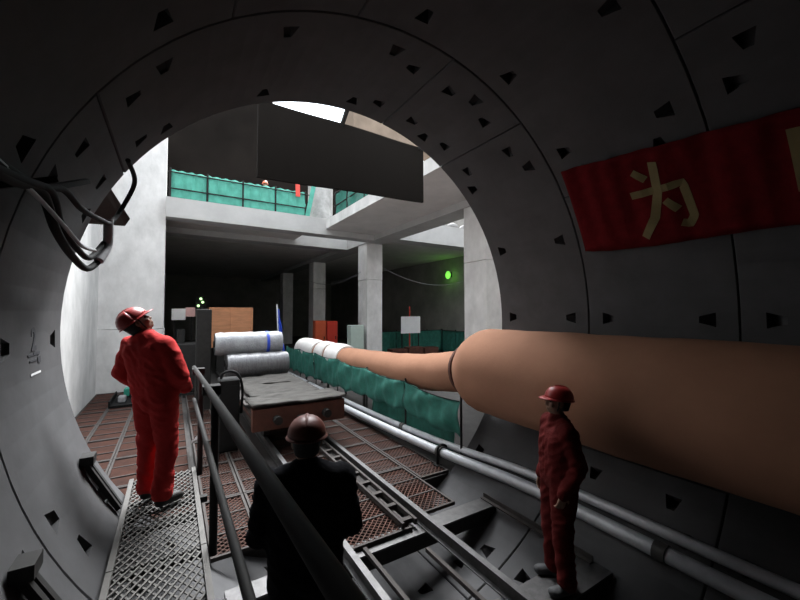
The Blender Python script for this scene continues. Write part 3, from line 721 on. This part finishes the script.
# ------------------------------------------------------------------ cables on the left wall
cbk = thing('cable_hanger', 'dark steel hanger arm on the upper left wall holding cables', 'hanger', (-2.6, 2.55, .8))
MB().bar((-2.69, 2.5, .74), (-2.46, 2.62, .86), .04, .03).build('arm', 'rubber', cbk)
MB().bar((-2.50, 2.52, .77), (-2.40, 3.07, 1.0), .03, .03).build('hook_bar', 'rubber', cbk)
cabs = [([(-2.5, 1.2, .66), (-2.5, 2.1, .70), (-2.49, 2.5, .76), (-2.5, 2.86, .62), (-2.51, 3.35, .53), (-2.49, 3.8, .50), (-2.42, 4.08, .70), (-2.40, 3.98, .93)], .034, 'rubber', 'thick black cable drooping lowest from the wall hanger'),
        ([(-2.52, 1.2, .70), (-2.5, 2.2, .74), (-2.47, 2.58, .78), (-2.5, 2.95, .68), (-2.5, 3.4, .60), (-2.48, 3.75, .58), (-2.43, 4.0, .74)], .03, 'rubber', 'black cable hanging just above the lowest drooping one'),
        ([(-2.5, 1.6, .64), (-2.48, 2.4, .76), (-2.45, 2.75, .84), (-2.43, 3.1, .82), (-2.41, 3.7, .88), (-2.38, 4.0, .93), (-2.30, 4.12, 1.14), (-2.22, 3.95, 1.30), (-2.24, 3.6, 1.36)], .026, 'rubber', 'black cable crossing from the hanger to the mouth edge'),
        ([(-2.5, 1.4, .74), (-2.49, 2.3, .72), (-2.46, 2.7, .66), (-2.45, 3.0, .62), (-2.45, 3.3, .60), (-2.43, 3.6, .62)], .016, 'cable_grey', 'thin grey cable over the black cables')]
for p, r, m, w in cabs:
    o = MB().tube(smooth_path(p, 7), r*.72, 10).build('power_cable', m, None, smooth=True); tag(o, w, 'cable')
o = MB().tube(smooth_path([(-2.40, 3.98, .95), (-2.40, 4.0, .85), (-2.41, 4.03, .72), (-2.45, 3.93, .58)], 6), .036, 12).build('cable_sleeve', 'cable_grey', None, smooth=True); tag(o, 'grey sleeve joint on the drooping cable near the mouth', 'cable joint')
o = MB().add([(-2.48, 4.36, 1.40), (-2.30, 4.60, 1.10), (-2.66, 4.36, 1.02), (-2.50, 4.36, 1.32), (-2.34, 4.60, 1.02), (-2.68, 4.36, .96)], [(0, 1, 2), (5, 4, 3), (0, 3, 4, 1), (1, 4, 5, 2), (2, 5, 3, 0)]).build('gusset_bracket', 'concrete_dark', None)
tag(o, 'dark triangular gusset bracket at the left of the tunnel mouth', 'bracket')

# ------------------------------------------------------------------ red banner with a yellow character
bn = thing('red_banner', 'long red cloth banner with a yellow character on the tunnel wall', 'banner', (2.3, 1.2, .9))
def ban(y, v, off=0.0):        # v 0 bottom .. 1 top
    th = 20.3+(42.5-20.3)*v + (.8*math.sin(y*2.1))*(1-v) + (2.65-y)*(-1.2)*1.0*(v*.6+.9)
    r = R-.045-off-.012*math.sin(y*11+v*3)-.010*math.sin(y*27)-.03*math.sin(v*PI)
    return cylp(th, y, r)
MB().grid(lambda u, v: ban(2.66-3.0*u-.06*(1-v)*(1-u)*(-1), v), 70, 14).build('cloth', 'red_cloth', bn, smooth=True, solid=.004)
def stroke(pts, w):            # pts: (s, v): s metres toward camera from y=2.05, v height fraction
    mb = MB(); P = []
    for i in range(len(pts)-1):
        for k in range(8): P.append((pts[i][0]+(pts[i+1][0]-pts[i][0])*k/8, pts[i][1]+(pts[i+1][1]-pts[i][1])*k/8))
    P.append(pts[-1]); H = 1.02
    L_, R_ = [], []
    for i, p in enumerate(P):
        a = P[max(i-1, 0)]; b = P[min(i+1, len(P)-1)]; dx = b[0]-a[0]; dz = (b[1]-a[1])*H; q = math.hypot(dx, dz); nx, nz = -dz/q*w/2, dx/q*w/2
        L_.append((p[0]+nx, p[1]+nz/H)); R_.append((p[0]-nx, p[1]-nz/H))
    vs = [ban(2.05-a[0], a[1], .008) for a in L_]+[ban(2.05-a[0], a[1], .008) for a in R_]; n = len(P)
    mb.add(vs, [(i, i+1, n+i+1, n+i) for i in range(n-1)])
    mb.build('character_stroke', 'yellow_cloth', bn, solid=.004)
stroke([(.10, .80), (.20, .70)], .07)
stroke([(.02, .56), (.50, .60), (.53, .25), (.48, .17), (.42, .20)], .075)
stroke([(.30, .86), (.28, .55), (.20, .30), (.06, .10)], .085)
stroke([(.33, .46), (.42, .34)], .075)
stroke([(1.27, .85), (1.285, .30)], .08)

# ------------------------------------------------------------------ people
def capsule(mb, a, ra, b, rb, n=14):
    a = Vector(a); b = Vector(b); d = b-a; L_ = d.length
    if L_ < 1e-5: return mb.ball(a, ra)
    d /= L_; u = Vector((0, 0, 1)) if abs(d.z) < .9 else Vector((0, 1, 0)); u = (u-d*u.dot(d)).normalized(); w = d.cross(u)
    prof = []
    for k in range(1, 6): t = -PI/2+PI/2*k/5; prof.append((ra*math.sin(t), ra*math.cos(t)))
    for k in range(0, 5): t = PI/2*k/5; prof.append((L_+rb*math.sin(t), rb*math.cos(t)))
    vs = [a-d*ra]
    for (h, r) in prof:
        for i in range(n): t = 2*PI*i/n; vs.append(a+d*h+(u*math.cos(t)+w*math.sin(t))*r)
    vs.append(b+d*rb); m = len(prof); fs = []
    for i in range(n): fs.append((0, 1+(i+1) % n, 1+i))
    for j in range(m-1):
        for i in range(n):
            p = 1+j*n+i; q = 1+j*n+(i+1) % n; fs.append((p, q, q+n, p+n))
    T = len(vs)-1
    for i in range(n): fs.append((T, T-n+i, T-n+(i+1) % n))
    return mb.add(vs, fs)
def fuse(mb, name, m, parent, vox, iters=4, floor=None, label=None, folds=0.0):
    me = bpy.data.meshes.new(name+'_raw'); me.from_pydata(mb.v, [], mb.f)
    bm = bmesh.new(); bm.from_mesh(me); bmesh.ops.recalc_face_normals(bm, faces=bm.faces); bm.to_mesh(me); bm.free()
    t = bpy.data.objects.new(name+'_raw', me); COL.objects.link(t)
    md = t.modifiers.new('r', 'REMESH'); md.mode = 'VOXEL'; md.voxel_size = vox
    ms = t.modifiers.new('s', 'SMOOTH'); ms.factor = .5; ms.iterations = iters
    bpy.context.view_layer.update()
    out = bpy.data.meshes.new_from_object(t.evaluated_get(bpy.context.evaluated_depsgraph_get()))
    bpy.data.objects.remove(t)
    if folds:
        nr = [v.normal.copy() for v in out.vertices]
        for v, n_ in zip(out.vertices, nr):
            c = v.co; q = Vector((c.x*7, c.y*7, c.z*13+c.x*9))
            v.co = c+n_*folds*(1-2*abs(noise.noise(q)))*(.6+.8*abs(noise.noise(c*4)))
    if floor is not None:
        for v in out.vertices:
            if v.co.z < floor: v.co.z = floor
    out.polygons.foreach_set('use_smooth', [True]*len(out.polygons)); out.name = name
    out.materials.clear(); out.materials.append(MATS[m])
    o = bpy.data.objects.new(name, out); COL.objects.link(o); o.parent = parent
    if label: o['label'] = label
    return o
def hand(mb, wrist, d, n, flip):
    """wrist point, finger direction d, palm normal n (towards palm side), flip = thumb side sign"""
    d = Vector(d).normalized(); n = Vector(n); n = (n-d*n.dot(d)).normalized(); s = d.cross(n)*flip; w = Vector(wrist)
    for k in (-1, 0, 1): capsule(mb, w+s*.014*k, .021, w+d*.085+s*.024*k, .015, 10)
    for k, (off, ln) in enumerate(((.032, .068), (.011, .076), (-.011, .072), (-.031, .056))):
        a = w+d*.088+s*off; b = a+(d*.9+n*.35).normalized()*ln*.5; c = b+(d*.55+n*.85).normalized()*ln*.5
        capsule(mb, a, .0100, b, .0092, 8); capsule(mb, b, .0092, c, .0078, 8)
    a = w+d*.03+s*.03; b = a+(d*.6+s*.75+n*.2).normalized()*.045; c = b+(d*.9+s*.2+n*.4).normalized()*.035
    capsule(mb, a, .0125, b, .0105, 8); capsule(mb, b, .0105, c, .0085, 8)
def worker(name, label, loc, facing, P, suit, helmet, boots, lift=0.0, vox=.014, bulk=1.0, lean=(0, 0), group=None):
    """local frame: +y front, +x right hand side. P: pose dict"""
    rz = math.atan2(facing[1], facing[0])-PI/2
    t = thing(name, label, 'person', loc, rz, group)
    lx, ly = lean
    def B(x, y, z):             # bend torso points with lean, growing above the hip
        k = max(0, z-.92); return Vector((x+lx*k, y+ly*k, z))
    LK, LA = P.get('lknee', (-.11, .02, .50)), P.get('lank', (-.12, -.01, .10))
    RK, RA = P.get('rknee', (.11, .02, .50)), P.get('rank', (.12, -.01, .10))
    LE, LW = P['lelb'], P['lwri']; RE, RW_ = P['relb'], P['rwri']
    HC = B(0, .015, 1.615); Hm = Matrix.Translation(B(0, .0, 1.52)) @ Matrix.Rotation(P.get('hyaw', 0), 4, 'Z') @ Matrix.Rotation(P.get('hpitch', 0), 4, 'X') @ Matrix.Rotation(P.get('hroll', 0), 4, 'Y')
    def H(x, y, z): return Hm @ Vector((x, y, z-1.52))
    # coverall
    mb = MB(); b_ = bulk
    for sx in (-1, 1):
        K, A = (LK, LA) if sx < 0 else (RK, RA)
        capsule(mb, (sx*.088, -.01, .93), .118, K, .082); capsule(mb, K, .082, (A[0], A[1], A[2]+.03), .073)
        capsule(mb, (A[0], A[1], A[2]+.06), .080, (A[0], A[1], A[2]+.01), .078)
        E_, W_ = (LE, LW) if sx < 0 else (RE, RW_)
        sh = B(sx*.178*b_, -.005, 1.405)
        capsule(mb, sh, .080*b_, E_, .062*b_); capsule(mb, E_, .062*b_, W_, .048*b_)
    capsule(mb, (-.075, -.01, .95), .128, (.075, -.01, .95), .128)
    capsule(mb, (0, -.035, .93), .11, (0, -.035, .90), .10)
    for xx in (-.085, -.03, .03, .085): capsule(mb, B(xx*.9, .0, 1.0), .122*b_, B(xx*b_, .0, 1.28), .124*b_)
    capsule(mb, B(-.10*b_, -.012, 1.34), .112*b_, B(.10*b_, -.012, 1.34), .112*b_)
    capsule(mb, B(-.15*b_, -.01, 1.405), .078*b_, B(.15*b_, -.01, 1.405), .078*b_)
    capsule(mb, B(0, -.01, 1.42), .085, B(0, 0, 1.495), .066)
    for sx in (-1, 1): capsule(mb, B(0, -.02, 1.475*(1+.008*(b_-1)/.1)), .062*b_, B(sx*.14*b_, -.015, 1.42), .068*b_)
    fuse(mb, P.get('suitname', 'coverall'), suit, t, vox, 3, folds=.016)
    # skin body: one continuous mesh under the clothes, with head and hands
    mb = MB()
    capsule(mb, (0, 0, .95), .07, B(0, 0, 1.40), .07); capsule(mb, B(0, 0, 1.38), .055, H(0, .005, 1.56), .056)
    for sx in (-1, 1):
        E_, W_ = (LE, LW) if sx < 0 else (RE, RW_)
        sh = B(sx*.16, 0, 1.40)
        capsule(mb, B(0, 0, 1.36), .05, sh, .045); capsule(mb, sh, .045, E_, .036); capsule(mb, E_, .036, W_, .026)
        dv = P['lhand'] if sx < 0 else P['rhand']
        hand(mb, W_, dv[0], dv[1], dv[2])
        K, A = (LK, LA) if sx < 0 else (RK, RA)
        capsule(mb, (sx*.08, 0, .93), .07, K, .05); capsule(mb, K, .05, A, .04)
    hb = MB()
    hb.ball((0, -.012, 1.655), (.076, .094, .098), 18, 14); hb.ball((0, .022, 1.60), (.062, .070, .082), 16, 12)
    hb.ball((0, .068, 1.552), (.026, .022, .022)); hb.ball((0, .088, 1.578), (.027, .016, .009)); hb.ball((0, .088, 1.566), (.024, .015, .008))
    capsule(hb, (0, .090, 1.645), .010, (0, .108, 1.607), .0145, 8); hb.ball((-.013, .095, 1.604), .010); hb.ball((.013, .095, 1.604), .010)
    for sx in (-1, 1):
        hb.ball((sx*.079, -.005, 1.628), (.012, .020, .034), 10, 8); hb.ball((sx*.040, .070, 1.603), (.022, .02, .02)); capsule(hb, (sx*.016, .089, 1.664), .010, (sx*.05, .074, 1.662), .009, 8)
    o0 = len(mb.v)
    hb.v = [tuple(H(*p)) for p in hb.v]; mb.add(hb.v, hb.f)
    body = fuse(mb, 'body', 'skin', t, .0085, 2)
    for sx in (-1, 1):
        MB().ball(tuple(H(sx*.031, .080, 1.642)), .0105, 8, 6).build('eye', 'hair', t, smooth=True, local=True)
    # hair below the helmet
    mb = MB()
    mb.grid(lambda u, v: H((.062+.020*v)*math.cos(PI+PI*u), -.012+(.078+.022*v)*math.sin(PI+PI*u), 1.570+.10*v), 16, 4)
    mb.build('hair', 'hair', t, smooth=True, local=True, solid=.012)
    # helmet: shell, brim, ridge
    mb = MB()
    def dome(u, v):
        a = 2*PI*u; e = PI/2*v; k = math.cos(e)**.8
        return H(.106*k*math.cos(a), -.006+.126*k*math.sin(a), 1.672+.108*math.sin(e))
    mb.grid(dome, 28, 9); he = mb.build('helmet', helmet, t, smooth=True, local=True, solid=.006)
    mb = MB()
    def brim(u, v):
        a = 2*PI*u; fr = max(0, math.sin(a))**2; w_ = .014+.046*fr
        return H((.104+w_*v*(.75 if fr > .3 else 1))*math.cos(a), -.006+(.124+w_*v)*math.sin(a), 1.674-.014*v-.006*fr*v)
    mb.grid(brim, 32, 3).build('brim', helmet, he, smooth=True, local=True, solid=.006)
    mb = MB(); mb.tube([H(0, -.006+.120*math.cos(PI*k/10), 1.674+.107*math.sin(PI*k/10)) for k in range(11)], .012, 8).build('ridge', helmet, he, smooth=True, local=True)
    mb = MB(); mb.tube([H(.083*math.cos(PI*k/10), .02, 1.66-.125*math.sin(PI*k/10)) for k in range(11)], .006, 6).build('chin_strap', 'hair', he, smooth=True, local=True)
    # boots
    for sx in (-1, 1):
        A = LA if sx < 0 else RA
        tx = A[0]+sx*.025; mb = MB(); z0 = A[2]-.10
        capsule(mb, (A[0], A[1], z0+.14), .058, (A[0], A[1]-.005, z0+.05), .056)
        capsule(mb, (A[0], A[1]-.015, z0+.042), .046, (tx, A[1]+.13, z0+.036), .046); capsule(mb, (tx-.012, A[1]+.11, z0+.036), .042, (tx+.012, A[1]+.14, z0+.034), .038)
        fuse(mb, 'boot', boots, t, .010, 2, floor=z0)
    return t
# worker at the walkway end: turned to the right of the picture, head back, hand on hip
worker('person', 'worker in red coverall and red helmet standing on the walkway end, looking up', (-2.02, 3.86, -1.49), (.75, .66), dict(
    lelb=(-.36, -.06, 1.16), lwri=(-.27, .10, .96), lhand=((.35, .3, -.85), (1, 0, 0), 1),
    relb=(.235, .03, 1.13), rwri=(.10, .20, .99), rhand=((-.6, .6, .1), (0, -.3, -1), -1),
    lank=(-.13, .03, .10), rank=(.12, -.03, .10), hpitch=.72, hyaw=-.50, hroll=-.1), 'coverall_red', 'helmet_red', 'boot_black', lean=(-.15, -.06), bulk=1.1).scale = (.96, .96, .96)
# worker standing on the sleeper by the duct, in profile
worker('person', 'worker in red coverall darkened as shade and red helmet standing in profile by the duct', (1.0, 2.06, -2.225), (-.88, .47), dict(
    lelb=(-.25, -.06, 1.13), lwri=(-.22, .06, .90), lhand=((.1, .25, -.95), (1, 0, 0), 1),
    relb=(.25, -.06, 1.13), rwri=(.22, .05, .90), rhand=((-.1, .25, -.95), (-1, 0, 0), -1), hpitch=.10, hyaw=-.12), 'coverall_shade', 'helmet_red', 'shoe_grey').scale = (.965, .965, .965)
# worker with his back to the camera
worker('person', 'worker in black jacket and maroon helmet seen from behind, below the handrail', (-1.24, 2.12, -2.235), (.33, .95), dict(
    lelb=(-.25, .0, 1.14), lwri=(-.17, .22, 1.02), lhand=((.6, .6, .1), (0, -.3, -1), 1),
    relb=(.25, .0, 1.14), rwri=(.17, .22, 1.02), rhand=((-.6, .6, .1), (0, -.3, -1), -1), hpitch=-.05, suitname='jacket'), 'jacket_navy', 'helmet_maroon', 'boot_black', bulk=1.08)
o = MB().box(-1.55, -.95, 1.8, 2.5, -2.28, -2.235).build('foot_plate', 'steel_dark', None); tag(o, 'steel step plate under the worker in the black jacket', 'plate')
# far worker on the upper deck
worker('person', 'worker with orange helmet peering over the bright green net', (1.15, 15.2, 3.62), (-.3, -.95), dict(
    lelb=(-.27, .0, 1.13), lwri=(-.22, .12, .92), lhand=((.1, .3, -.95), (1, 0, 0), 1),
    relb=(.27, .0, 1.13), rwri=(.22, .12, .92), rhand=((-.1, .3, -.95), (-1, 0, 0), -1)), 'coverall_red', 'helmet_orange', 'boot_black', vox=.025)
